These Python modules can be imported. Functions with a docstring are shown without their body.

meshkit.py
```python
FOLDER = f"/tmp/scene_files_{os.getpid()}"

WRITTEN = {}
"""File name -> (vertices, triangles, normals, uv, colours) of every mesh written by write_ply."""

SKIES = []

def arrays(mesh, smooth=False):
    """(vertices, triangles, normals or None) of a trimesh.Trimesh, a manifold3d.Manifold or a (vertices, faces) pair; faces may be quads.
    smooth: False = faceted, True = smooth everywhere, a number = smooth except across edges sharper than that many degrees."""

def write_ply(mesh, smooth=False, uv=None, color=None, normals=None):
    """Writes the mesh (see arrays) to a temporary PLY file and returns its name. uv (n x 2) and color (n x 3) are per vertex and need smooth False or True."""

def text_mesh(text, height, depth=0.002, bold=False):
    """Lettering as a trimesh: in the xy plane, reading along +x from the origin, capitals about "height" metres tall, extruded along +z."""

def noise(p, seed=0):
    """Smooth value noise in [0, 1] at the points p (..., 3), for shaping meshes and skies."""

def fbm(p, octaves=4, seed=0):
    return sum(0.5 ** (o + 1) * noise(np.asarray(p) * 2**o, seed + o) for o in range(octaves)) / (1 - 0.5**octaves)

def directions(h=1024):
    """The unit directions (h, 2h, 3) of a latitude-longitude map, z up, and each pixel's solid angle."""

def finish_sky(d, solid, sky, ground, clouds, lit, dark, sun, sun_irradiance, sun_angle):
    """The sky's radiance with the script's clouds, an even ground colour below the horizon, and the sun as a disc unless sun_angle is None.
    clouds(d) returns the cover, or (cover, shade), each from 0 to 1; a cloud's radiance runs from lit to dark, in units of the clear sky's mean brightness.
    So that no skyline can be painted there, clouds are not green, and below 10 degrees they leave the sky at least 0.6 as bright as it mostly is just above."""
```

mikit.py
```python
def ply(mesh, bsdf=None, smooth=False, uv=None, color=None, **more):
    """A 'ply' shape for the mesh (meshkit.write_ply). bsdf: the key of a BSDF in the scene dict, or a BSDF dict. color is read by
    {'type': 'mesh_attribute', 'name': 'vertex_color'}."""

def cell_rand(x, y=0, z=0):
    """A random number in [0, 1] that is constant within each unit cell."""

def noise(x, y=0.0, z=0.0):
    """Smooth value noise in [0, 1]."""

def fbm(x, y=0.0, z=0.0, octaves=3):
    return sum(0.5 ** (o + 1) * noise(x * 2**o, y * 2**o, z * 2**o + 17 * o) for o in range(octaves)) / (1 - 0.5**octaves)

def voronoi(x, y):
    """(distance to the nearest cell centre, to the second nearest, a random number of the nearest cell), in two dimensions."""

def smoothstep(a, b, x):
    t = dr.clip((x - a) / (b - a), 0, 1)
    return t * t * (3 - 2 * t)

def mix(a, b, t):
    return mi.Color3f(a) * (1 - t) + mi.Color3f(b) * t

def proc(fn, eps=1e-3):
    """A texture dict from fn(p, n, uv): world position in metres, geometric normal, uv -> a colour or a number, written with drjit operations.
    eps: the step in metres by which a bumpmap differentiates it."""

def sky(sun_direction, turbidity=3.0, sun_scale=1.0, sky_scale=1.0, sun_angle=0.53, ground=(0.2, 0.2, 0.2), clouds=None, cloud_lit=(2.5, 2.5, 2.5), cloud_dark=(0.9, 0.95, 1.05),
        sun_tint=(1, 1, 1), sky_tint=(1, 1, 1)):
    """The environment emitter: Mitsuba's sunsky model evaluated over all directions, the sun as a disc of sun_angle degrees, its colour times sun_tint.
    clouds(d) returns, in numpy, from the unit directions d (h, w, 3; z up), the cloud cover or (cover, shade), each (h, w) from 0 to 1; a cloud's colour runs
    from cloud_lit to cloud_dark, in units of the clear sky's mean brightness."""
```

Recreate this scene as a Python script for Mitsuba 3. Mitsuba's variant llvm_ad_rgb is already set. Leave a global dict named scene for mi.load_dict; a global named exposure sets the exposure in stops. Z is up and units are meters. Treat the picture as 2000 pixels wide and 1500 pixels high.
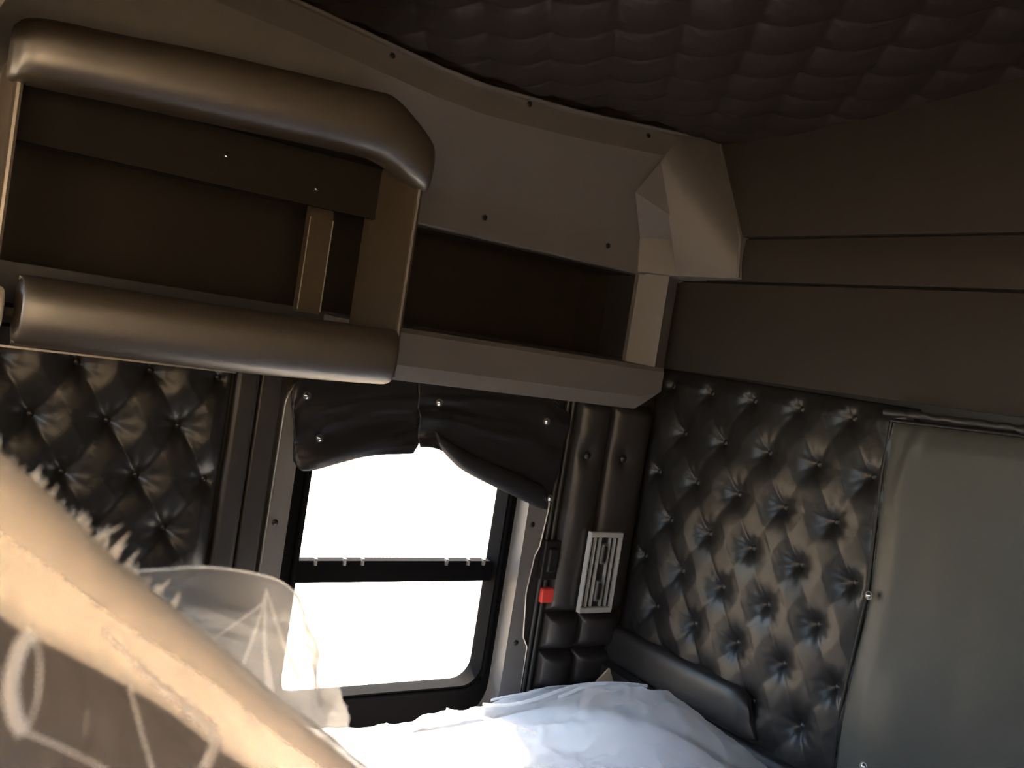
import math
import numpy as np
import trimesh
import mitsuba as mi
import mikit
import meshkit
import manifold3d as m3
from shapely.geometry import Polygon

T = mi.ScalarTransform4f
scene, labels = {}, {}

# ------------------------------------------------------------------ camera, sky, exposure
# Axes: the inside corner of the sleeper is the origin; x = 0 is the back wall, y = 0 the side wall with the window,
# z = 0 the cab floor. The camera is held above the front seats and looks into that corner, rolled by about nine degrees.
CAM = np.array([-1.7195, -1.82, 1.15])
FWD = np.array([0.57007, 0.82064, -0.03968])
UP = np.array([-0.10448, 0.12032, 0.98722])
scene['camera'] = {'type': 'thinlens', 'fov': 55.26, 'fov_axis': 'x', 'near_clip': 0.02, 'far_clip': 2000.0,
                   'aperture_radius': 0.0022, 'focus_distance': 1.85,
                   'to_world': T().look_at(origin=CAM.tolist(), target=(CAM + FWD).tolist(), up=UP.tolist())}


# A clear afternoon: the sun stands on the window side, about fifty degrees up, and falls through the sleeper window onto the mattress.
# The lit ground and the tan building on the other side of the cab throw warm light back in through the driver's door.
scene['sky'] = mikit.sky((0.22, 0.76, 0.95), turbidity=3.5, sun_scale=1.0, sky_scale=1.6, sky_tint=(1.0, 0.96, 0.88), ground=(0.42, 0.34, 0.24))
exposure = 4.7


# ------------------------------------------------------------------ materials
def mat(key, color, rough=0.5, **more):
    scene[key] = {'type': 'twosided', 'b': {'type': 'principled', 'base_color': {'type': 'rgb', 'value': list(color)}, 'roughness': rough, **more}}


mat('vinyl', (0.023, 0.0215, 0.021), 0.42, eta=1.53)
mat('tuft_vinyl', (0.013, 0.0127, 0.0122), 0.37, eta=1.47)
mat('panel_vinyl', (0.033, 0.029, 0.025), 0.55, specular=0.25)
mat('headliner', (0.030, 0.024, 0.023), 0.50, specular=0.25)
mat('trim_grey', (0.132, 0.125, 0.122), 0.48, specular=0.4)
mat('roll_vinyl', (0.034, 0.026, 0.017), 0.43, eta=2.3)
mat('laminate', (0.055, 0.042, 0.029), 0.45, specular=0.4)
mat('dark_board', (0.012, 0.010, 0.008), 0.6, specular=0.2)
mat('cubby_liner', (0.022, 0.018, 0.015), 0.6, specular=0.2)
mat('edge_metal', (0.36, 0.33, 0.30), 0.34, metallic=0.6)
mat('frame_paint', (0.125, 0.12, 0.115), 0.38, specular=0.5)
mat('rubber', (0.004, 0.004, 0.0045), 0.8, specular=0.03)
mat('chrome', (0.80, 0.80, 0.78), 0.20, metallic=1.0)
mat('silver_paint', (0.50, 0.51, 0.50), 0.30, metallic=0.3)
mat('vent_grey', (0.10, 0.10, 0.10), 0.4)
mat('black_plastic', (0.012, 0.011, 0.011), 0.40, specular=0.35)
mat('red_plastic', (0.62, 0.055, 0.045), 0.45, specular=0.4)
mat('curtain_vinyl', (0.014, 0.014, 0.016), 0.38, specular=0.4)
mat('flap_vinyl', (0.068, 0.070, 0.060), 0.46, specular=0.45)
mat('cloth_white', (0.64, 0.63, 0.63), 0.7)
mat('cardboard', (0.52, 0.40, 0.27), 0.8)
mat('seat_vinyl', (0.055, 0.050, 0.047), 0.5)
mat('seat_tan', (0.74, 0.65, 0.54), 0.55)
mat('shell', (0.22, 0.19, 0.16), 0.7)
mat('yard', (0.46, 0.37, 0.26), 0.9)
mat('stucco', (0.64, 0.50, 0.34), 0.9)
scene['glass'] = {'type': 'thindielectric', 'int_ior': 1.5}


def film(key, haze, color, dt, rough, st):
    scene[key] = {'type': 'blendbsdf', 'weight': haze, 'a': {'type': 'thindielectric', 'int_ior': 1.45},
                  'b': {'type': 'principledthin', 'base_color': {'type': 'rgb', 'value': list(color)}, 'roughness': rough, 'diff_trans': dt, 'spec_trans': st, 'eta': 1.4}}


film('film_clear', 0.58, (0.90, 0.89, 0.87), 1.0, 0.45, 0.45)
film('film_front', 0.12, (0.90, 0.89, 0.87), 1.0, 0.30, 0.45)
film('film_milky', 0.80, (0.90, 0.88, 0.84), 0.8, 0.35, 0.1)
film('film_crease', 0.92, (0.95, 0.94, 0.92), 1.0, 0.45, 0.45)
film('film_cover', 0.55, (0.86, 0.87, 0.89), 0.8, 0.25, 0.2)


# ------------------------------------------------------------------ helpers
def numbered(name):
    if name not in scene and name not in labels:
        return name
    i = 1
    while f'{name}_{i:03d}' in scene or f'{name}_{i:03d}' in labels:
        i += 1
    return f'{name}_{i:03d}'


def obj(name, mesh, m, parent=None, smooth=35, label=None):
    key = numbered((parent + '__' if parent else '') + name)
    scene[key] = mikit.ply(mesh, m, smooth)
    if label:
        labels[key] = {'label': label}
    return key


def same(name, shape, parent, at, label=None):
    key = numbered((parent + '__' if parent else '') + name)
    scene[key] = {**shape, 'to_world': at}
    if label:
        labels[key] = {'label': label}
    return key


def thing(name, label, cat, group=None):
    key = numbered(name)
    labels[key] = {'label': label, 'category': cat}
    if group:
        labels[key]['group'] = group
    return key


def struct(key, label):
    labels[key] = {'label': label, 'kind': 'structure'}
    return key


def box(x0, x1, y0, y1, z0, z1):
    b = trimesh.creation.box((abs(x1 - x0), abs(y1 - y0), abs(z1 - z0)))
    b.apply_translation(((x0 + x1) / 2, (y0 + y1) / 2, (z0 + z1) / 2))
    return b


def mbox(x0, x1, y0, y1, z0, z1):
    return m3.Manifold.cube((x1 - x0, y1 - y0, z1 - z0)).translate((x0, y0, z0))


def rbox(x0, x1, y0, y1, z0, z1, r=0.01, seg=16):
    s = m3.Manifold.sphere(r, seg)
    return m3.Manifold.batch_hull([s.translate((x, y, z)) for x in (x0 + r, x1 - r) for y in (y0 + r, y1 - r) for z in (z0 + r, z1 - r)])


def hull(pts):
    return trimesh.convex.convex_hull(np.array(pts, float))


def join(*ms):
    return trimesh.util.concatenate(list(ms))


def sheet(P, flip=False):
    """A grid of points (n, m, 3) as an open mesh."""
    n, m = P.shape[:2]
    i, j = np.meshgrid(np.arange(n - 1), np.arange(m - 1), indexing='ij')
    a = i * m + j
    q = np.stack([a, a + m, a + m + 1, a + 1], -1).reshape(-1, 4)
    f = np.vstack([q[:, [0, 1, 2]], q[:, [0, 2, 3]]])
    return trimesh.Trimesh(P.reshape(-1, 3), f[:, ::-1] if flip else f, process=False)


def slab(P, back):
    """A grid of points closed by the grid back (same shape) behind it."""
    n, m = P.shape[:2]
    a, b = sheet(P), sheet(back, True)
    k = n * m
    rim = np.concatenate([np.arange(m - 1), np.arange(n - 1) * m + m - 1, (n - 1) * m + np.arange(m - 1, 0, -1), np.arange(n - 1, 0, -1) * m])
    nx = np.roll(rim, -1)
    side = np.vstack([np.stack([rim, nx, rim + k], 1), np.stack([nx, nx + k, rim + k], 1)])
    return trimesh.Trimesh(np.vstack([a.vertices, b.vertices]), np.vstack([a.faces, b.faces + k, side]), process=False)


def loft(rings, cap=True):
    R = np.array(rings, float)
    n, m = R.shape[:2]
    f = []
    for i in range(n - 1):
        for j in range(m):
            a, b = i * m + j, i * m + (j + 1) % m
            f += [[a, b, b + m], [a, b + m, a + m]]
    v = R.reshape(-1, 3)
    if cap:
        v = np.vstack([v, R[0].mean(0), R[-1].mean(0)])
        for j in range(m):
            f += [[n * m, (j + 1) % m, j], [n * m + 1, (n - 1) * m + j, (n - 1) * m + (j + 1) % m]]
    t = trimesh.Trimesh(v, np.array(f), process=False)
    t.fix_normals()
    return t


def spline(P, n):
    """n points along a smooth curve through P."""
    P = np.array(P, float)
    t = np.linspace(0, len(P) - 1, n)
    i = np.clip(t.astype(int), 0, len(P) - 2)
    u = (t - i)[:, None]
    p1, p2 = P[i], P[i + 1]
    p0, p3 = P[np.maximum(i - 1, 0)], P[np.minimum(i + 2, len(P) - 1)]
    return 0.5 * (2 * p1 + (p2 - p0) * u + (2 * p0 - 5 * p1 + 4 * p2 - p3) * u**2 + (3 * p1 - p0 - 3 * p2 + p3) * u**3)


def tube(P, r, sides=8, close=False):
    P = np.array(P, float)
    t = np.roll(P, -1, 0) - np.roll(P, 1, 0) if close else np.gradient(P, axis=0)
    t /= np.linalg.norm(t, axis=1, keepdims=True) + 1e-12
    a = np.cross(t, np.where(np.abs(t[:, 2:]) < 0.9, [0, 0, 1.0], [1.0, 0, 0]))
    a /= np.linalg.norm(a, axis=1, keepdims=True) + 1e-12
    b, ang = np.cross(t, a), np.arange(sides) * 2 * np.pi / sides
    r = np.broadcast_to(r, (len(P),))
    R = P[:, None] + r[:, None, None] * (np.cos(ang)[None, :, None] * a[:, None] + np.sin(ang)[None, :, None] * b[:, None])
    return loft(np.concatenate([R, R[:1]]) if close else R, not close)


def dome(r, h, seg=14):
    """A low dome of radius r and height h, its foot in the plane z = 0."""
    a = np.linspace(0, np.pi / 2, 6)
    return trimesh.creation.revolve(np.stack([np.append(r * np.cos(a), 0)[:-1], np.append(h * np.sin(a), 0)[:-1]], 1).tolist() + [[0, h]], sections=seg)


def outward(p, axis):
    """A transform that stands a thing built along +z on the wall at p: axis 'y' = out of the side wall, 'x' = out of the back wall."""
    m = np.eye(4)
    if axis == 'y':
        m[:3, :3] = np.array([[1, 0, 0], [0, 0, -1], [0, 1, 0]])
    else:
        m[:3, :3] = np.array([[0, 0, -1], [-1, 0, 0], [0, 1, 0]])
    m[:3, 3] = p
    return T(m.tolist())


def noise2(a, b, seed=0):
    return meshkit.noise(np.stack([a, b, np.zeros_like(a) + 0.37], -1), seed)


def tuft(a, b, da, db, a0, b0, dimple=0.025, crease=0.0016, puff=0.0022, r0=0.021):
    """How far (m) button-tufted padding stands proud at (a, b): buttons on a diamond lattice da wide, rows db apart, a button at (a0, b0)."""
    s, t = (a - a0) / da, (b - b0) / (2 * db)
    u, v = s + t, s - t
    du, dv = u - np.round(u), v - np.round(v)
    sy, sz = (du + dv) / 2 * da, (du - dv) * db
    r = np.hypot(sy, sz)
    pleat = np.minimum(np.abs(du), np.abs(dv)) * da
    h = puff * np.sqrt(np.abs(np.sin(np.pi * u) * np.sin(np.pi * v))) - dimple * np.exp(-(r / r0) ** 1.15) - crease * np.exp(-pleat / 0.010) * np.exp(-r / 0.07)
    ang = np.arctan2(sz, sy)
    h += 0.0007 * np.sin(ang * 9 + 5 * noise2(np.round(u) * 1.7, np.round(v) * 2.3)) * np.exp(-((r - 0.026) / 0.018) ** 2)
    return h + 0.004 * (meshkit.fbm(np.stack([a * 14, b * 14, a * 0 + 0.5], -1), 3, seed=2) - 0.5)


def tuft_spots(da, db, a0, b0, a_lo, a_hi, b_lo, b_hi):
    out = []
    for k in range(-30, 31):
        b = b0 + k * db
        if b_lo < b < b_hi:
            for j in range(-60, 61):
                a = a0 + j * da + (k % 2) * da / 2
                if a_lo < a < a_hi:
                    out.append((a, b))
    return out


BUTTON = mikit.ply(dome(0.0100, 0.0095), 'tuft_vinyl', 60)
SCREW = mikit.ply(join(dome(0.0065, 0.003, 10), box(-0.0045, 0.0045, -0.0008, 0.0008, 0.0015, 0.0034)), 'black_plastic', 40)
SNAP = mikit.ply(join(trimesh.creation.cylinder(0.0085, 0.003, sections=16), dome(0.0068, 0.0062, 16)), 'chrome', 50)

# ------------------------------------------------------------------ the shell: side wall, back wall, far walls, floor, ceiling
XF, YR = -3.05, -2.30        # front wall and far side wall
WALL = 0.10

w = struct('wall_left', 'dark upholstered side wall of the sleeper around the window')
body = mbox(XF, 0.0, 0.0, WALL, 0.0, 1.95)
for o in ((-0.960, -0.350, 0.250, 1.03), (-1.62, -0.14, 1.158, 1.362)):   # sleeper window, cubby
    body -= mbox(o[0], o[1], -0.1, WALL + 0.1, o[2], o[3])
body -= mbox(-2.75, -1.95, -0.1, WALL + 0.1, 0.80, 1.36)                    # passenger door window
obj('body', body, 'vinyl', w, 20)
cub = mbox(-1.68, -0.08, WALL, 0.26, 1.10, 1.42) - mbox(-1.64, -0.12, WALL - 0.01, 0.24, 1.14, 1.38)
obj('cubby', cub, 'cubby_liner', w, 20, 'dark open storage cubby above the window')

# tufted panel left of the window
xs, zs = np.arange(-1.86, -1.098, 0.005), np.arange(0.30, 1.06, 0.005)
X, Z = np.meshgrid(xs, zs, indexing='ij')
DA, DB, A0, B0 = 0.1235, 0.0955, -1.188, 0.909
edge = np.clip(np.minimum(X + 1.86, -1.1 - X) / 0.03, 0, 1) ** 0.5
h = 0.012 + edge * (0.022 + tuft(X, Z, DA, DB, A0, B0, puff=0.005))
tp = obj('tufted_panel', slab(np.stack([X, -h, Z], -1)[:, ::-1], np.stack([X, 0 * h + 0.0, Z], -1)[:, ::-1]), 'tuft_vinyl', w, True, 'black button-tufted vinyl panel left of the window')
for a, b in tuft_spots(DA, DB, A0, B0, -1.84, -1.115, 0.34, 1.03):
    hh = 0.012 + 0.022 + float(tuft(np.array(a), np.array(b), DA, DB, A0, B0, puff=0.005))
    same('button', BUTTON, tp, outward((a, -hh + 0.001, b), 'y'))
# piped strips and the flat panel between the tufts and the window
obj('padded_strip', rbox(-1.094, -1.047, -0.022, 0.0, 0.28, 1.06, 0.011), 'vinyl', w, 40)
obj('padded_strip', rbox(-1.043, -0.998, -0.012, 0.0, 0.28, 1.06, 0.006), 'vinyl', w, 40)


def column(x0, x1, z0, z1, depth, button=None, seed=0):
    n, m = 26, max(12, int((z1 - z0) / 0.008))
    u, v = np.meshgrid(np.linspace(0, 1, n), np.linspace(0, 1, m), indexing='ij')
    x, z = x0 + (x1 - x0) * u, z0 + (z1 - z0) * v
    f = np.clip(4 * u * (1 - u), 0, 1) ** 0.42 * np.clip(np.minimum(v, 1 - v) * (z1 - z0) / 0.018, 0, 1) ** 0.45
    hh = 0.004 + depth * f + 0.004 * (meshkit.fbm(np.stack([x * 22, z * 12, 0 * x + seed], -1), 3) - 0.5) * f
    if button:
        r = np.hypot(x - button[0], (z - button[1]) * 0.9)
        hh -= 0.018 * np.exp(-(r / 0.020) ** 1.3) + 0.0025 * np.exp(-np.abs(x - button[0]) / 0.006) * np.exp(-r / 0.05)
    hh = np.maximum(hh, 0.002)
    return slab(np.stack([x, -hh, z], -1)[:, ::-1], np.stack([x, 0 * hh, z], -1)[:, ::-1])


for x0, x1, bx in ((-0.262, -0.166, -0.226), (-0.160, -0.028, -0.112)):
    c = obj('padded_column', column(x0, x1, 0.534, 1.048, 0.036, (bx, 0.916)), 'vinyl', w, True)
    same('button', BUTTON, c, outward((bx, -0.0255, 0.916), 'y'))
for x0, x1 in ((-0.262, -0.166), (-0.160, -0.034)):
    for z0, z1 in ((0.440, 0.528), (0.345, 0.435), (0.250, 0.340)):
        obj('padded_block', column(x0, x1, z0, z1, 0.036, None, x0 * 7 + z0), 'vinyl', w, True)
for x in (-0.292, -0.276):
    obj('piping', tube([[x, -0.006, 0.25], [x, -0.006, 0.66], [x, -0.006, 1.05]], 0.006), 'vinyl', w, 60)

w = struct('wall_back', 'dark upholstered back wall of the sleeper')
obj('body', box(0.0, 0.08, YR - 0.05, WALL, 0, 1.95), 'vinyl', w, 20)
ys, zs = np.arange(-0.722, -0.004, 0.0045), np.arange(0.28, 1.15, 0.0045)
Y, Z = np.meshgrid(ys, zs, indexing='ij')
DA, DB, A0, B0 = 0.1322, 0.1068, -0.1925, 1.110
edge = np.clip(np.minimum(np.minimum(Y + 0.722, -0.004 - Y), 1.15 - Z) / 0.035, 0, 1) ** 0.5
h = 0.010 + edge * (0.026 + tuft(Y, Z, DA, DB, A0, B0))
tp = obj('tufted_panel', slab(np.stack([-h, Y, Z], -1), np.stack([0 * h, Y, Z], -1)), 'tuft_vinyl', w, True, 'black diamond button-tufted vinyl panel')
for a, b in tuft_spots(DA, DB, A0, B0, -0.70, -0.03, 0.30, 1.14):
    hh = 0.010 + 0.026 + float(tuft(np.array(a), np.array(b), DA, DB, A0, B0))
    same('button', BUTTON, tp, outward((-hh + 0.001, a, b), 'x'))


def leaning(z0, z1, d0, d1, zr):
    """A flat padded panel across the back wall, d0 proud at its foot and d1 at its top, its foot rising to the right by zr."""
    y0, y1 = YR, -0.002
    v = np.linspace(0, 1, 9)
    ring = []
    for y in np.linspace(y1, y0, 12):
        k = zr * np.clip(-y / 0.9, 0, 1)
        ring.append([(0, y, z0 + k), (-d0, y, z0 + k), (-d0 - 0.001, y, z0 + k + 0.006)] + [(-(d0 + (d1 - d0) * t) - 0.006 * math.sin(math.pi * t), y, z0 + k + 0.006 + (z1 - z0 - 0.012) * t) for t in v[1:-1]] + [(-d1, y, z1 - 0.006 + k), (0, y, z1 + k)])
    return loft(ring)


obj('upholstery_panel', leaning(1.150, 1.374, 0.014, 0.010, 0.012), 'panel_vinyl', w, 30)
obj('upholstery_panel', leaning(1.374, 1.478, 0.018, 0.010, 0.012), 'panel_vinyl', w, 30)
obj('upholstery_panel', leaning(1.478, 1.850, 0.020, 0.016, 0.010), 'panel_vinyl', w, 30)

w = struct('floor', 'dark cab floor')
obj('body', box(XF, 0.0, YR, 0.0, -0.06, 0.0), 'shell', w, 20)
w = struct('wall_right', 'far side wall of the cab')
b = mbox(XF, 0.08, YR - 0.08, YR, -0.06, 1.95) - mbox(-2.60, -1.35, YR - 0.2, YR + 0.1, 0.80, 1.43)
obj('body', b, 'shell', w, 20)
w = struct('wall_front', 'front wall of the cab with the windscreen')
b = mbox(XF - 0.08, XF, YR - 0.08, WALL, -0.06, 1.95) - mbox(XF - 0.2, XF + 0.1, YR + 0.15, -0.15, 0.95, 1.42)
obj('body', b, 'shell', w, 20)

w = struct('ground', 'sunlit tan yard outside')
obj('surface', box(-60, 60, -60, 60, -1.35, -1.25), 'yard', w, 20)
out = thing('yard_building', 'tan stucco building across the yard, outside the far side of the cab', 'building')
obj('wall', box(-16, 10, -9.0, -8.7, -1.25, 3.4), 'stucco', out, 20)

# quilted headliner, arched across the cab
xs, ys = np.concatenate([np.linspace(XF, -1.5, 40)[:-1], np.arange(-1.5, 0.001, 0.006)]), np.concatenate([np.linspace(YR, -1.5, 20)[:-1], np.arange(-1.5, 0.001, 0.006)])
X, Y = np.meshgrid(xs, ys, indexing='ij')
d = np.abs(Y + 1.15)
arch = np.clip((0.95 - d) / 0.62, 0, None) ** 1.5
zc = 1.704 + 0.062 * arch - 0.030 * np.exp(-((X + 0.68) / 0.30) ** 2) * np.clip((Y + 0.5) / 0.4, 0, 1)
q = tuft(X, Y, 0.150, 0.095, -0.05, -0.05, dimple=0.012, crease=0.004, puff=0.007, r0=0.034) - 0.004
q = q + 0.010 * (meshkit.fbm(np.stack([X * 9, Y * 9, 0 * X], -1), 3, seed=8) - 0.5)
fade = np.clip(np.minimum(np.minimum(-X, -Y), 9) / 0.05, 0, 1) * (X > -1.6)
w = struct('ceiling', 'dark quilted headliner arching over the sleeper')
obj('headliner', slab(np.stack([X, Y, zc - q * fade], -1)[:, ::-1], np.stack([X, Y, 0 * X + 1.97], -1)[:, ::-1]), 'headliner', w, True)

obj('cab_roof', box(XF, -1.60, YR, 0.0, 1.45, 1.96), 'shell', w, 20, 'lower roof lining over the front seats')

# ------------------------------------------------------------------ grey mouldings
w = struct('trim_1', 'large grey plastic corner moulding under the headliner')
tx = np.array([-1.80, -1.30, -1.085, -0.98, -0.80, -0.689, -0.449, -0.144, -0.02])
tz = np.array([1.735, 1.716, 1.701, 1.690, 1.671, 1.666, 1.677, 1.705, 1.712])
rings = []
for x in np.linspace(-1.80, -0.002, 60):
    z = float(np.interp(x, tx, tz))
    rings.append([(x, 0, 1.366), (x, -0.020, 1.366), (x, -0.023, 1.369), (x, -0.022, 1.44), (x, -0.026, 1.458), (x, -0.088, z - 0.062), (x, -0.086, z - 0.050), (x, -0.080, z - 0.010),
                  (x, -0.088, z - 0.008), (x, -0.090, z - 0.003), (x, -0.086, z), (x, 0, z)])
obj('side_face', loft(rings), 'trim_grey', w, 25)
obj('return_face', hull([(-0.0965, -0.0946, 1.3725), (-0.096, -0.086, 1.4575), (-0.1475, -0.095, 1.508), (-0.198, -0.088, 1.623), (-0.150, -0.086, 1.700), (-0.03, -0.098, 1.703), (-0.03, -0.147, 1.590), (-0.03, -0.213, 1.476), (-0.03, -0.226, 1.382),
                          (0.0, -0.098, 1.706), (0.0, -0.147, 1.590), (0.0, -0.216, 1.476), (0.0, -0.230, 1.380), (0.0, 0.0, 1.372), (0.0, 0.0, 1.706)]), 'trim_grey', w, 62)
bead = [(-0.030, -0.226, 1.384), (-0.030, -0.213, 1.476), (-0.030, -0.147, 1.590), (-0.030, -0.098, 1.703)]
obj('edge_bead', tube(bead, 0.004), 'trim_grey', w, 60)
obj('corner_rib', hull([(-0.173, -0.029, 1.449), (-0.241, -0.066, 1.543), (-0.198, -0.088, 1.623), (-0.1475, -0.095, 1.508), (-0.096, -0.086, 1.4575), (-0.03, -0.02, 1.45), (-0.15, -0.02, 1.62), (-0.03, -0.03, 1.55)]), 'trim_grey', w, 15)
obj('corner_block', hull([(-0.173, -0.029, 1.453), (-0.096, -0.088, 1.4615), (-0.1645, -0.031, 1.370), (-0.0965, -0.0946, 1.372), (-0.02, -0.03, 1.46), (-0.02, -0.03, 1.372), (-0.16, 0.0, 1.37), (-0.16, 0.0, 1.453)]), 'trim_grey', w, 15, 'square grey block at the foot of the corner rib')
for p in ((-0.609, -0.024, 1.410), (-0.262, -0.024, 1.414)):
    same('screw', SCREW, w, outward(p, 'y'))
for p in ((-0.905, -0.081, 1.660), (-0.578, -0.081, 1.655), (-0.242, -0.081, 1.672)):
    same('screw', SCREW, w, outward(p, 'y'))
same('screw', SCREW, w, outward((-0.042, -0.203, 1.427), 'x'))

w = struct('trim_2', 'grey plastic ledge moulding above the window')
rings = []
for x, zb in ((-0.93, 1.042), (-0.8, 1.042), (-0.122, 1.042), (-0.062, 1.086), (-0.058, 1.09)):
    zk = max(1.074, zb + 0.004)
    rings.append([(x, 0, zb), (x, -0.048, zb), (x, -0.052, zb + 0.002), (x, -0.064, zk), (x, -0.064, 1.140), (x, -0.058, 1.150), (x, 0, 1.154)])
obj('ledge', loft(rings), 'trim_grey', w, 20)
w = struct('trim_3', 'grey corner post between the two mouldings')
obj('post', hull([(x, y, z) for x, y in ((-0.143, 0), (-0.142, -0.012), (-0.088, -0.060), (-0.030, -0.030), (-0.026, 0)) for z in (1.15, 1.374)]), 'trim_grey', w, 15)
w = struct('trim_4', 'narrow brown post seen inside the open cabinet')
ps = obj('post', hull([(x, y, z) for x, y in ((-0.997, 0), (-0.995, -0.014), (-0.947, -0.014), (-0.945, 0)) for z in (1.15, 1.367)]), 'laminate', w, 15)
for x in (-0.9465, -0.9935):
    obj('edge_strip', box(x - 0.001, x + 0.001, -0.0155, -0.0135, 1.155, 1.335), 'edge_metal', ps, 20)


# ------------------------------------------------------------------ window
def rrect(x0, x1, z0, z1, r, n=8):
    out = []
    for cx, cz, a0 in ((x1 - r, z1 - r, 0), (x0 + r, z1 - r, 90), (x0 + r, z0 + r, 180), (x1 - r, z0 + r, 270)):
        for a in np.linspace(a0, a0 + 90, n):
            out.append((cx + r * math.cos(math.radians(a)), cz + r * math.sin(math.radians(a))))
    return out


def ring_xz(outer, inner, y0, y1):
    """A flat ring in the xz plane between y0 and y1 (y0 < y1)."""
    e = trimesh.creation.extrude_polygon(Polygon(outer, [inner]), y1 - y0, engine='earcut')
    M = np.eye(4)
    M[:3, :3] = np.array([[1, 0, 0], [0, 0, -1], [0, 1, 0]])
    M[1, 3] = y1
    e.apply_transform(M)
    return e


w = struct('window_1', 'sleeper side window in a grey metal frame, blown out by daylight')
outer = [(-0.992, 0.205), (-0.302, 0.205), (-0.302, 0.448), (-0.318, 0.472), (-0.330, 0.580), (-0.322, 0.668), (-0.312, 0.690), (-0.303, 0.78), (-0.303, 0.90), (-0.306, 0.955)]
outer += [(-0.345 + 0.039 * math.cos(a), 0.99 + 0.045 * math.sin(a)) for a in np.linspace(0.1, math.pi / 2, 6)] + [(-0.93 - 0.058 * math.sin(a), 0.96 + 0.07 * math.cos(a)) for a in np.linspace(0, math.pi / 2, 8)]
inner = rrect(-0.946, -0.362, 0.258, 1.015, 0.09)
obj('flange', ring_xz(outer, inner, -0.010, 0.0), 'frame_paint', w, 25)
obj('flange_edge', tube([(x, -0.010, z) for x, z in outer], 0.0024, 6, True), 'edge_metal', w, 60, 'bright rolled edge of the frame')
inn = np.array(inner)
R1 = np.stack([inn[:, 0], np.full(len(inn), -0.010), inn[:, 1]], 1)
c = inn.mean(0)
shr = c + (inn - c) * np.array([0.985, 0.985])
R2 = np.stack([shr[:, 0], np.full(len(inn), 0.070), shr[:, 1]], 1)
R3, R4 = R2 + (shr - c)[:, [0, 0, 1]] * [0.03, 0, 0.03], R1 + (inn - c)[:, [0, 0, 1]] * [0.03, 0, 0.03]
R4[:, 1], R3[:, 1] = -0.006, 0.070
obj('reveal', loft([R1, R2, R3, R4, R1], False), 'frame_paint', w, 40)
gask = rrect(-0.890, -0.392, 0.345, 0.99, 0.05)
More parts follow.
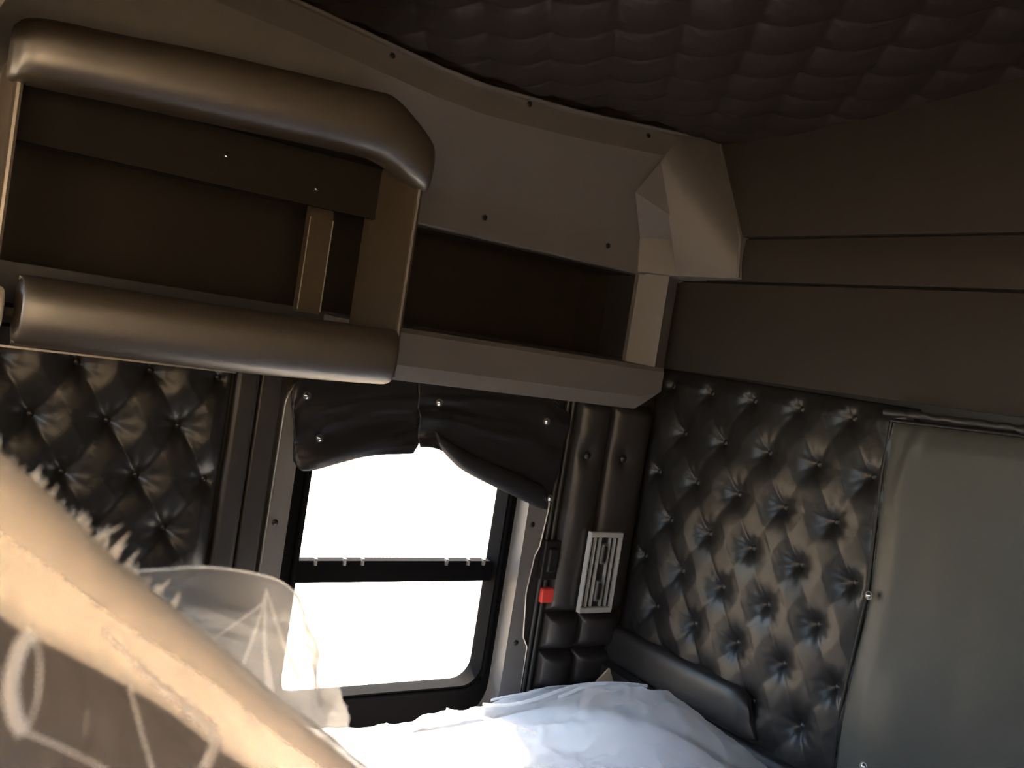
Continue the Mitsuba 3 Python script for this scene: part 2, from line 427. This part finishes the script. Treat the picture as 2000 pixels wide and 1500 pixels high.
obj('gasket', ring_xz(rrect(-0.944, -0.364, 0.262, 1.012, 0.085), gask, 0.036, 0.086), 'rubber', w, 30)
obj('gasket_lip', tube([(x, 0.036, z) for x, z in rrect(-0.900, -0.382, 0.335, 1.000, 0.055)], 0.006, 8, True), 'rubber', w, 60)
bar = obj('divider', box(-0.905, -0.380, 0.056, 0.084, 0.590, 0.637), 'rubber', w, 20)
for x in (-0.845, -0.778, -0.735, -0.522, -0.463, -0.420):
    obj('clip', box(x - 0.003, x + 0.003, 0.050, 0.060, 0.628, 0.643), 'edge_metal', bar, 20)
obj('pane', sheet(np.array([[(-0.895, 0.075, 0.63), (-0.895, 0.075, 1.0)], [(-0.388, 0.075, 0.63), (-0.388, 0.075, 1.0)]])), 'glass', w, False)
obj('pane', sheet(np.array([[(-0.895, 0.072, 0.34), (-0.895, 0.072, 0.60)], [(-0.388, 0.072, 0.34), (-0.388, 0.072, 0.60)]])), 'glass', w, False)
for p in ((-0.973, -0.010, 0.732), (-0.343, -0.010, 0.742), (-0.336, -0.010, 0.459)):
    same('screw', SCREW, w, outward(p, 'y'))

# ------------------------------------------------------------------ curtain snapped over the window top
cu = thing('window_curtain', 'black vinyl curtain in two panels snapped across the top of the window', 'curtain')


def drape(top, bottom, n, m, y, amp, seed, thick=0.003):
    a, b = spline([(x, 0, z) for x, z in top], n), spline([(x, 0, z) for x, z in bottom], n)
    v = np.linspace(0, 1, m)[None, :, None]
    P = a[:, None] * (1 - v) + b[:, None] * v
    s = np.linspace(0, 1, n)[:, None]
    t = np.linspace(0, 1, m)[None, :]
    f = amp * (meshkit.fbm(np.stack([s * 2.2 + 0 * t, t * 5.0 + s * 1.5, 0 * s * t + seed], -1), 3, seed=seed) - 0.4)
    P[..., 1] = y - f * np.clip(t * 6, 0.2, 1) - 0.010 * np.sin(np.pi * s) * t
    B = P.copy()
    B[..., 1] += thick
    return slab(P, B)


obj('panel', drape([(-0.985, 0.992), (-0.955, 1.030), (-0.80, 1.045), (-0.630, 1.045)], [(-0.960, 0.858), (-0.931, 0.843), (-0.80, 0.880), (-0.700, 0.892)], 50, 36, -0.026, 0.022, 3), 'curtain_vinyl', cu, True)
obj('panel', drape([(-0.715, 1.045), (-0.55, 1.045), (-0.39, 1.045), (-0.300, 1.010)], [(-0.690, 0.908), (-0.632, 0.902), (-0.470, 0.842), (-0.318, 0.812)], 50, 36, -0.034, 0.024, 5), 'curtain_vinyl', cu, True)
fold = []
for p, r in zip(spline([(-0.655, -0.040, 0.930), (-0.590, -0.046, 0.890), (-0.470, -0.048, 0.850), (-0.345, -0.044, 0.812)], 24), np.interp(np.linspace(0, 1, 24), [0, 0.3, 0.9, 1], [0.014, 0.024, 0.031, 0.026])):
    fold.append([p + np.array([-0.35 * r * math.sin(a), 0.42 * r * math.cos(a), r * math.sin(a)]) for a in np.linspace(0, 2 * math.pi, 14, endpoint=False)])
obj('folded_hem', loft(fold), 'curtain_vinyl', cu, 50)
for p in ((-0.957, -0.036, 0.990), (-0.661, -0.040, 1.005), (-0.373, -0.042, 0.989), (-0.341, -0.058, 0.815), (-0.917, -0.036, 0.909)):
    same('snap', SNAP, cu, outward(p, 'y'))

# ------------------------------------------------------------------ open wall cabinet with two padded rolls
cab = thing('wall_cabinet', 'open dark wall cabinet with a padded vinyl roll above and below its opening', 'cabinet')
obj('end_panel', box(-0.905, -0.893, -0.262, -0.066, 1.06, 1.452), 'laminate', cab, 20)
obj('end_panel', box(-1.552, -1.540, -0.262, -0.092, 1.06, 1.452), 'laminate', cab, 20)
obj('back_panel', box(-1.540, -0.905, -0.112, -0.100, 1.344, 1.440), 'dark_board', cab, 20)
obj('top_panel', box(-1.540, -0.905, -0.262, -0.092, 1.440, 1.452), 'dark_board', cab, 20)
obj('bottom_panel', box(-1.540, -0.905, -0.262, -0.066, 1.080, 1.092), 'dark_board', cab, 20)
obj('edge_strip', box(-0.9015, -0.8985, -0.2655, -0.262, 1.13, 1.42), 'edge_metal', cab, 20, 'thin bright metal edging')
obj('edge_strip', box(-1.5480, -1.5440, -0.2655, -0.262, 1.13, 1.42), 'edge_metal', cab, 20, 'thin bright metal edging')


def roll(secs, y_in, depth):
    """A padded roll along x through sections (x, z of its foot, z of its top, share of the full depth)."""
    rings = []
    S = np.array(secs, float)
    C = spline(S, 110)
    aa = np.linspace(-math.pi / 2, math.pi / 2, 34)
    for x, z0, z1, k in C:
        c, hh = (z0 + z1) / 2, (z1 - z0) / 2
        ring = [(x, y_in - depth * k * max(0, math.cos(a)) ** 0.55, c + hh * math.copysign(abs(math.sin(a)) ** 0.80, math.sin(a))) for a in aa]
        rings.append(ring)
    return loft(rings)


obj('roll', roll([(-1.562, 1.425, 1.465, 0.25), (-1.558, 1.408, 1.485, 0.6), (-1.530, 1.406, 1.498, 0.95), (-1.42, 1.412, 1.508, 1), (-1.30, 1.417, 1.520, 1), (-1.17, 1.423, 1.528, 1), (-1.03, 1.428, 1.537, 1), (-0.985, 1.424, 1.537, 0.95), (-0.935, 1.406, 1.510, 0.85), (-0.900, 1.396, 1.485, 0.7), (-0.886, 1.396, 1.470, 0.4), (-0.884, 1.398, 1.465, 0.2)], -0.250, 0.066), 'roll_vinyl', cab, 50, 'padded vinyl roll above the opening')
obj('roll', roll([(-1.514, 1.060, 1.12, 0.3), (-1.508, 1.044, 1.136, 0.7), (-1.48, 1.040, 1.142, 1), (-1.20, 1.037, 1.141, 1), (-1.05, 1.040, 1.142, 1), (-0.94, 1.044, 1.143, 1), (-0.918, 1.046, 1.143, 0.9), (-0.905, 1.050, 1.142, 0.5), (-0.902, 1.060, 1.13, 0.2)], -0.250, 0.066), 'roll_vinyl', cab, 50, 'padded vinyl roll below the opening')
obj('bottom_edge', box(-1.55, -1.18, -0.262, -0.256, 1.0345, 1.0375), 'edge_metal', cab, 20, 'thin bright edge under the lower roll')
for p in ((-1.20, -0.112, 1.395), (-1.03, -0.112, 1.375)):
    same('screw', mikit.ply(dome(0.004, 0.003, 10), 'chrome', 40), cab, outward(p, 'y'))

nb = thing('door_header_roll', 'short end of a pale padded roll at the far left edge, beside the wall cabinet', 'padded roll')
obj('roll', roll([(-1.90, 1.05, 1.13, 0.8), (-1.72, 1.045, 1.135, 1), (-1.60, 1.046, 1.128, 1), (-1.540, 1.054, 1.122, 0.9), (-1.530, 1.066, 1.114, 0.5)], -0.255, 0.062), 'seat_tan', nb, 50)
obj('mount', box(-1.90, -1.60, -0.256, 0.0, 1.06, 1.12), 'laminate', nb, 20)

# ------------------------------------------------------------------ air vent, red tab, switch
v = thing('air_vent', 'small chrome air vent with upright slats on the padded corner column', 'vent')
VX0, VX1, VZ0, VZ1, VY = -0.199, -0.099, 0.541, 0.738, -0.052
obj('housing', box(VX0 + 0.004, VX1 - 0.004, VY + 0.006, -0.012, VZ0 + 0.004, VZ1 - 0.004), 'black_plastic', v, 20)
fr = m3.Manifold.cube((VX1 - VX0, 0.014, VZ1 - VZ0)).translate((VX0, VY - 0.006, VZ0)) - m3.Manifold.cube((VX1 - VX0 - 0.0076, 0.05, VZ1 - VZ0 - 0.024)).translate((VX0 + 0.0038, VY - 0.03, VZ0 + 0.012))
obj('frame', fr, 'silver_paint', v, 20)
for k in (0.19, 0.35, 0.65, 0.81):
    x = VX0 + k * (VX1 - VX0)
    obj('slat', box(x - 0.0012, x + 0.0012, VY - 0.003, VY + 0.008, VZ0 + 0.014, VZ1 - 0.014), 'silver_paint', v, 20)
for z in (0.685, 0.594):
    x = (VX0 + VX1) / 2
    t = obj('thumb_tab', rbox(x - 0.0085, x + 0.0085, VY - 0.006, VY + 0.008, z - 0.026, z + 0.026, 0.0045, 12), 'vent_grey', v, 40)
    obj('grip', rbox(x - 0.0060, x + 0.0060, VY - 0.0085, VY - 0.002, z - 0.020, z + 0.020, 0.003, 10), 'black_plastic', t, 40)
r = thing('red_belt_button', 'small square red button on the dark strip beside the window', 'button')
obj('button', rbox(-0.291, -0.250, -0.022, 0.0, 0.556, 0.592, 0.005), 'red_plastic', r, 40)
s = thing('rocker_switch', 'narrow black switch plate above the red button', 'switch')
obj('plate', rbox(-0.303, -0.255, -0.022, 0.0, 0.612, 0.708, 0.004), 'black_plastic', s, 40)
obj('rocker', rbox(-0.292, -0.266, -0.030, -0.018, 0.632, 0.690, 0.005), 'black_plastic', s, 40)

# ------------------------------------------------------------------ vinyl flap over the back window
fl = thing('window_flap', 'large plain grey vinyl flap held by chrome snaps on the back wall', 'flap')
ez, ey = np.array([0.28, 0.434, 0.525, 0.65, 0.78, 0.90, 1.01, 1.113]), np.array([-0.700, -0.692, -0.686, -0.694, -0.702, -0.694, -0.688, -0.689])
u, t = np.meshgrid(np.linspace(0, 1, 120), np.linspace(0, 1, 110), indexing='ij')
Z = 0.28 + (1.116 - 0.28) * t
Yl = np.interp(Z, ez, ey)
Y = Yl + (-1.62 - Yl) * u
Z = Z + 0.012 * np.clip((-Y - 0.69) / 0.24, 0, 1) * t
rim = np.clip(np.minimum((Yl - Y) / 0.05, (1 - t) / 0.05), 0, 1) ** 0.6
bul = 0.030 + 0.014 * rim + 0.010 * np.exp(-(((Y + 0.80) / 0.07) ** 2 + ((Z - 0.58) / 0.12) ** 2))
bul += 0.006 * np.exp(-((Y + 0.752 + 0.25 * (Z - 1.10)) / 0.014) ** 2) * np.clip((Z - 0.93) / 0.15, 0, 1) - 0.005 * np.exp(-((Y + 0.728 + 0.10 * (Z - 1.10)) / 0.012) ** 2) * np.clip((Z - 0.90) / 0.2, 0, 1)
bul += 0.012 * (meshkit.fbm(np.stack([Y * 5, Z * 4, 0 * Y], -1), 3, seed=6) - 0.5) * rim
P = np.stack([-bul, Y, Z], -1)[:, ::-1]
B = P.copy()
B[..., 0] += 0.004
obj('panel', slab(P[::-1, ::-1][:, ::-1], B[::-1, ::-1][:, ::-1]), 'flap_vinyl', fl, True)
obj('piping', tube([(-0.032, np.interp(z, ez, ey) + 0.005, z) for z in np.linspace(0.28, 1.116, 40)], 0.0042), 'black_plastic', fl, 60)
obj('piping', tube([(-0.032, y, 1.119 + 0.012 * min(1, (-y - 0.69) / 0.24)) for y in np.linspace(-0.684, -1.62, 40)], 0.0042), 'black_plastic', fl, 60)
rng = np.random.default_rng(5)
yy = np.linspace(-0.672, -1.62, 160)
obj('gathered_hem', tube(np.stack([-0.036 - 0.006 * noise2(yy * 60, 0 * yy, 1), yy, 1.134 + 0.008 * np.clip((-yy - 0.69) / 0.24, 0, 1) + 0.004 * (noise2(yy * 45, 0 * yy, 3) - 0.5)], 1), 0.004 + 0.005 * noise2(yy * 70, 0 * yy, 2), 10), 'vinyl', fl, 60, 'crinkled gathered hem along the top')
for p in ((-0.050, -0.712, 0.781), (-0.052, -0.764, 0.467)):
    same('snap', SNAP, fl, outward(p, 'x'))

# ------------------------------------------------------------------ bunk: base, wrapped mattress, back bolsters
bb = thing('bunk_platform', 'dark bunk platform under the plastic-wrapped mattress', 'bunk')
obj('box', box(-0.98, -0.01, YR + 0.02, -0.05, 0.0, 0.14), 'vinyl', bb, 20)


def bolster(y1, z0, z1, d, cut):
    """A padded strip along the back wall from the corner to y1; its end slopes by cut."""
    rings = []
    for k, y in enumerate(np.linspace(-0.012, y1, 30)):
        e = 1 if k < 28 else (0.9, 0.55)[k - 28]
        c, hh = (z0 + z1) / 2, (z1 - z0) / 2 * (0.6 + 0.4 * e)
        rings.append([(-0.03 - d * e * max(0, math.cos(a)) ** 0.55, y - cut * (0.5 - 0.5 * math.sin(a)) * k / 29, c + hh * math.copysign(abs(math.sin(a)) ** 0.6, math.sin(a))) for a in np.linspace(-math.pi / 2, math.pi / 2, 16)] + [(0.0, y, z1 - 0.005), (0.0, y, z0 + 0.005)][:0])
    return loft(rings)


bo = thing('bunk_bolster', 'black padded bolster along the foot of the tufted back wall', 'bolster')
obj('upper_pad', bolster(-0.455, 0.392, 0.494, 0.030, 0.045), 'vinyl', bo, 50)
obj('lower_pad', bolster(-0.655, 0.290, 0.392, 0.030, 0.0), 'vinyl', bo, 50)
obj('front_pad', hull([(x, y, z) for x, y, z in ((-0.064, -0.03, 0.300), (-0.064, -0.345, 0.300), (-0.088, -0.03, 0.300), (-0.088, -0.345, 0.300), (-0.064, -0.03, 0.412), (-0.086, -0.03, 0.405), (-0.064, -0.325, 0.398), (-0.086, -0.32, 0.390), (-0.066, -0.345, 0.37), (-0.086, -0.345, 0.365))]), 'vinyl', bo, 15)

ma = thing('bunk_mattress', 'white mattress wrapped in clear shiny plastic below the window', 'mattress')
u, t = np.meshgrid(np.linspace(0, 1, 170), 1 - np.linspace(1, 0, 260) ** 1.6, indexing='ij')


def mattress(off, wr, seed):
    x0, x1, y0, y1 = -0.96 - off, -0.108 + off, -2.1, -0.055 + off
    X, Y = x0 + (x1 - x0) * u, y0 + (y1 - y0) * t
    e = np.clip(np.minimum(np.minimum(X - x0, x1 - X), np.minimum(Y - y0, y1 - Y)) / 0.05, 0, 1)
    top = 0.306 + off - 0.050 * (1 - np.sqrt(1 - (1 - e) ** 2)) + (0.148 if wr else 0.09) * np.exp(-(((X + 0.25) / 0.20) ** 2 + ((Y + 0.42) / 0.30) ** 2))
    if wr:
        k = meshkit.fbm(np.stack([X * 6 + Y * 2, Y * 5 - X * 3, 0 * X + seed], -1), 4, seed=seed)
        top += wr * (1 - np.abs(2 * k - 1)) ** 3 - wr * 0.4
        k2 = meshkit.fbm(np.stack([X * 3 + Y * 9 + 2 * k, Y * 3 - X * 10, 0 * X + seed + 5.5], -1), 3, seed=seed + 1)
        top += 0.6 * wr * (1 - np.abs(2 * k2 - 1)) ** 4
    return X, Y, top


X, Y, Zt = mattress(0.0, 0.0, 1)
obj('mattress', slab(np.stack([X, Y, Zt], -1), np.stack([X, Y, 0 * X + 0.14], -1)), 'cloth_white', ma, True)
X, Y, Zt = mattress(0.012, 0.013, 4)
obj('plastic_wrap', sheet(np.stack([X, Y, Zt + 0.008], -1)), 'film_cover', ma, True, 'clear crinkled plastic wrap')
for pts in ([(-0.47, -0.10), (-0.40, -0.16), (-0.30, -0.19), (-0.17, -0.27)], [(-0.42, -0.06), (-0.34, -0.11), (-0.24, -0.12), (-0.15, -0.16)], [(-0.36, -0.22), (-0.28, -0.24), (-0.20, -0.32)], [(-0.55, -0.08), (-0.50, -0.18), (-0.47, -0.30)]):
    c = spline([(x, y, 0) for x, y in pts], 30)
    gi = [np.argmin((X - x) ** 2 + (Y - y) ** 2) for x, y, _ in c]
    c[:, 2] = Zt.ravel()[gi] + 0.012
    c[:, 2] = np.convolve(np.pad(c[:, 2], 3, 'edge'), np.ones(7) / 7, 'valid')
    sd = np.cross(np.gradient(c, axis=0), [0, 0, 1.0])
    sd /= np.linalg.norm(sd, axis=1, keepdims=True)
    ww = (0.003 + 0.006 * np.sin(np.linspace(0, math.pi, 30)))[:, None]
    obj('wrap_fold', sheet(np.stack([c - sd * ww, c + [0, 0, 0.006], c + sd * ww * 0.6], 1)), 'film_crease', ma, True)
cb = thing('cardboard_scrap', 'small pointed tan cardboard corner sticking up behind the wrapped mattress', 'cardboard')
obj('sheet', hull([(x + d, y - d, z) for d in (0, 0.003) for x, y, z in ((-0.118, -0.100, 0.418), (-0.190, -0.100, 0.352), (-0.17, -0.100, 0.27), (-0.095, -0.100, 0.27), (-0.095, -0.100, 0.375))]), 'cardboard', cb, 10)

# ------------------------------------------------------------------ passenger seat under its plastic cover
SP = np.array([(-1.717, -1.3863, 1.0821), (-1.6833, -1.3622, 1.0556), (-1.6474, -1.3277, 1.0248), (-1.6134, -1.3041, 0.9944), (-1.5753, -1.2833, 0.9649),
               (-1.5327, -1.2656, 0.9329), (-1.4918, -1.2592, 0.8989), (-1.4582, -1.2593, 0.8742), (-1.4041, -1.2503, 0.8304), (-1.3281, -1.233, 0.7686)])
SR = np.array([0.026, 0.026, 0.026, 0.024, 0.022, 0.021, 0.020, 0.020, 0.021, 0.022])
OUT = np.array([0.378, -0.926, 0.0])
sp = spline(SP, 60)
sr = np.interp(np.linspace(0, 1, 60), np.linspace(0, 1, 10), SR)
se = thing('passenger_seat', 'dark seat backrest with a tan rolled edge, under clear plastic in the near left corner', 'seat')
v = np.linspace(0, 1, 24)[None, :, None]
low = sp.copy()
low[:, 2] = 0.43
face = sp[:, None] * (1 - v) + low[:, None] * v + OUT * (0.016 - 0.010 * np.cos(v * 5))
obj('backrest', slab(face, face - OUT * 0.07), 'seat_vinyl', se, True)
obj('edge_roll', tube(sp, sr * 0.9, 20), 'seat_tan', se, 60, 'tan rolled edge')
obj('cushion', rbox(-1.80, -1.25, -1.52, -1.02, 0.26, 0.45, 0.04, 20), 'seat_vinyl', se, 60)
obj('pedestal', box(-1.70, -1.35, -1.42, -1.12, 0.0, 0.28), 'black_plastic', se, 20)

pc = thing('seat_plastic_cover', 'clear crinkled plastic sheet draped over the near seat, bulging in front of the window', 'plastic sheet')
k = np.linspace(0, 1, 60)
ang = np.linspace(-2.6, 1.9, 26)
side = np.cross(np.gradient(sp, axis=0), [0, 0, 1.0])
side /= np.linalg.norm(side, axis=1, keepdims=True)
upv = np.cross(side, np.gradient(sp, axis=0))
upv /= np.linalg.norm(upv, axis=1, keepdims=True)
rr = sr[:, None] * (1.10 + 0.14 * (meshkit.fbm(np.stack([k[:, None] * 14 + 0 * ang, ang[None] * 1.3 + 0 * k[:, None], 0 * k[:, None] + 0 * ang + 3.3], -1), 3, seed=3) - 0.3))
P = sp[:, None] + rr[..., None] * (np.sin(ang)[None, :, None] * upv[:, None] + np.cos(ang)[None, :, None] * side[:, None])
obj('rolled_edge', sheet(P), 'film_milky', pc, True, 'milky doubled-over edge of the sheet')
# the sheet over the face of the backrest
u, t = np.meshgrid(np.linspace(0, 1, 90), np.linspace(0, 1, 50), indexing='ij')
top = spline(SP, 90)[:, None] + OUT * 0.030
lowp = spline(SP, 90)[:, None] * [1, 1, 0] + np.array([0, 0, 0.62]) + OUT * 0.05
n = meshkit.fbm(np.stack([u * 7 + t * 3, t * 6 - u * 4, 0 * u + 1.7], -1), 4, seed=9)
F = top * (1 - t[..., None]) + lowp * t[..., None] + OUT * (0.030 * (1 - np.abs(2 * n - 1)) * np.clip(t * 8, 0, 1))[..., None]
obj('front_sheet', sheet(F), 'film_front', pc, True)
# the loose bulge behind the rolled edge
TB = [(-1.5678, -1.2032, 0.9636), (-1.5519, -1.1897, 0.9693), (-1.5128, -1.1442, 0.959), (-1.4792, -1.119, 0.9533), (-1.4367, -1.1124, 0.9461), (-1.4084, -1.1082, 0.9349),
      (-1.3918, -1.1084, 0.9159), (-1.3889, -1.1244, 0.8797), (-1.3803, -1.1672, 0.8736), (-1.4025, -1.2009, 0.8668), (-1.4187, -1.2267, 0.8572)]
LB = [(-1.5719, -1.2249, 0.9608), (-1.5542, -1.2136, 0.9456), (-1.5339, -1.2042, 0.9269), (-1.5132, -1.1949, 0.9124), (-1.4947, -1.1963, 0.8978), (-1.4759, -1.1978, 0.8847),
      (-1.4636, -1.2067, 0.8766), (-1.4492, -1.2111, 0.8663), (-1.4367, -1.2202, 0.8582), (-1.4275, -1.2268, 0.8529), (-1.4197, -1.2325, 0.8474)]
a, b = spline(TB, 70), spline(LB, 70)
u, t = np.meshgrid(np.linspace(0, 1, 70), np.linspace(0, 1, 50), indexing='ij')
n = meshkit.fbm(np.stack([u * 5 + t * 2, t * 3 - u * 2, 0 * u + 2.2], -1), 3, seed=12)
G = a[:, None] * (1 - t[..., None]) + b[:, None] * t[..., None] + OUT * ((0.030 * (1 - np.abs(2 * n - 1)) - 0.018 + 0.03 * np.sin(np.pi * u)) * np.sin(np.pi * t))[..., None]
obj('bulge', sheet(G), 'film_clear', pc, True, 'clear bulge of loose film')
obj('bulge_rim', tube(a[6:44], 0.0012, 6), 'film_crease', pc, 60)


def crease(pts, w0, w1):
    """A sharp doubled fold of the film: a flat tapering ribbon along pts, a little proud."""
    c = spline(pts, 20)
    tng = np.gradient(c, axis=0)
    s = np.cross(tng, OUT)
    s /= np.linalg.norm(s, axis=1, keepdims=True)
    w_ = np.linspace(w0, w1, 20)[:, None]
    return sheet(np.stack([c - s * w_, c + OUT * w_ * 0.8, c + s * w_], 1))


CR = [([(-1.4485, -1.1649, 0.9503), (-1.4629, -1.1924, 0.9301), (-1.4826, -1.2168, 0.8996)], 0.0010, 0.0022), ([(-1.4485, -1.1649, 0.9503), (-1.4573, -1.1966, 0.9241), (-1.46, -1.22, 0.9044), (-1.4601, -1.2334, 0.8786)], 0.0010, 0.0060),
      ([(-1.4485, -1.1649, 0.9503), (-1.4447, -1.1931, 0.926), (-1.4392, -1.2224, 0.9038)], 0.0010, 0.0038), ([(-1.5074, -1.1731, 0.9431), (-1.5104, -1.1958, 0.9331), (-1.514, -1.2182, 0.9225)], 0.0006, 0.0016),
      ([(-1.5101, -1.2089, 0.9206), (-1.4835, -1.1903, 0.9295), (-1.4536, -1.174, 0.9421)], 0.0004, 0.0009), ([(-1.5417, -1.2525, 0.9508), (-1.5334, -1.2525, 0.943), (-1.5237, -1.2476, 0.9314)], 0.0020, 0.0045),
      ([(-1.5159, -1.2289, 0.9274), (-1.4915, -1.2345, 0.9088), (-1.4673, -1.2399, 0.8922), (-1.4421, -1.2463, 0.8718)], 0.0012, 0.0028), ([(-1.5996, -1.3385, 0.9844), (-1.5733, -1.3337, 0.9581), (-1.5457, -1.3297, 0.9342), (-1.5321, -1.3277, 0.9195), (-1.5348, -1.3266, 0.9026)], 0.0006, 0.0050),
      ([(-1.592, -1.369, 0.9677), (-1.5865, -1.3736, 0.9522), (-1.5786, -1.3801, 0.9299)], 0.0006, 0.0012), ([(-1.6506, -1.4476, 1.0209), (-1.6544, -1.4512, 1.0177), (-1.6566, -1.4564, 1.006), (-1.6543, -1.4584, 0.9956), (-1.6505, -1.4553, 0.9884)], 0.0036, 0.0026),
      ([(-1.6494, -1.4485, 1.0203), (-1.6481, -1.4558, 1.0125), (-1.6477, -1.4567, 0.9999), (-1.6493, -1.4561, 0.9905)], 0.0008, 0.0006), ([(-1.6496, -1.45, 0.9865), (-1.6366, -1.4532, 0.9804), (-1.6207, -1.4585, 0.9722)], 0.0007, 0.0005)]
for pts, w0, w1 in CR:
    obj('crease', crease(pts, w0, w1), 'film_crease', pc, True)
# ragged crinkles along the upper side of the rolled edge
rng = np.random.default_rng(11)
V, Fc = [], []
for i in range(420):
    f = rng.uniform(0.12, 0.50)
    j = int(f * 59)
    dirn = upv[j] - side[j] * rng.uniform(0.0, 1.1)
    dirn /= np.linalg.norm(dirn)
    base = sp[j] + dirn * sr[j] * 1.12
    hgt = rng.uniform(0.0015, 0.0045) * (1.0 + 0.8 * (0.30 < f < 0.44)) + (0.008 if abs(f - 0.375) < 0.002 else 0)
    e = rng.normal(size=3) * 0.35
    d1 = (sp[j + 1] - sp[j]) / np.linalg.norm(sp[j + 1] - sp[j])
    tip = base + (dirn + e) * (hgt + 0.003)
    q = [base - d1 * rng.uniform(0.001, 0.003), base + d1 * rng.uniform(0.001, 0.003), base - side[j] * 0.003, tip]
    m = len(V)
    V += q
    Fc += [[m, m + 1, m + 3], [m + 1, m + 2, m + 3], [m + 2, m, m + 3]]
cr = obj('crinkled_edge', trimesh.Trimesh(np.array(V), np.array(Fc), process=False), 'film_milky', pc, False, 'ragged crinkled rim')
labels[cr]['kind'] = 'stuff'
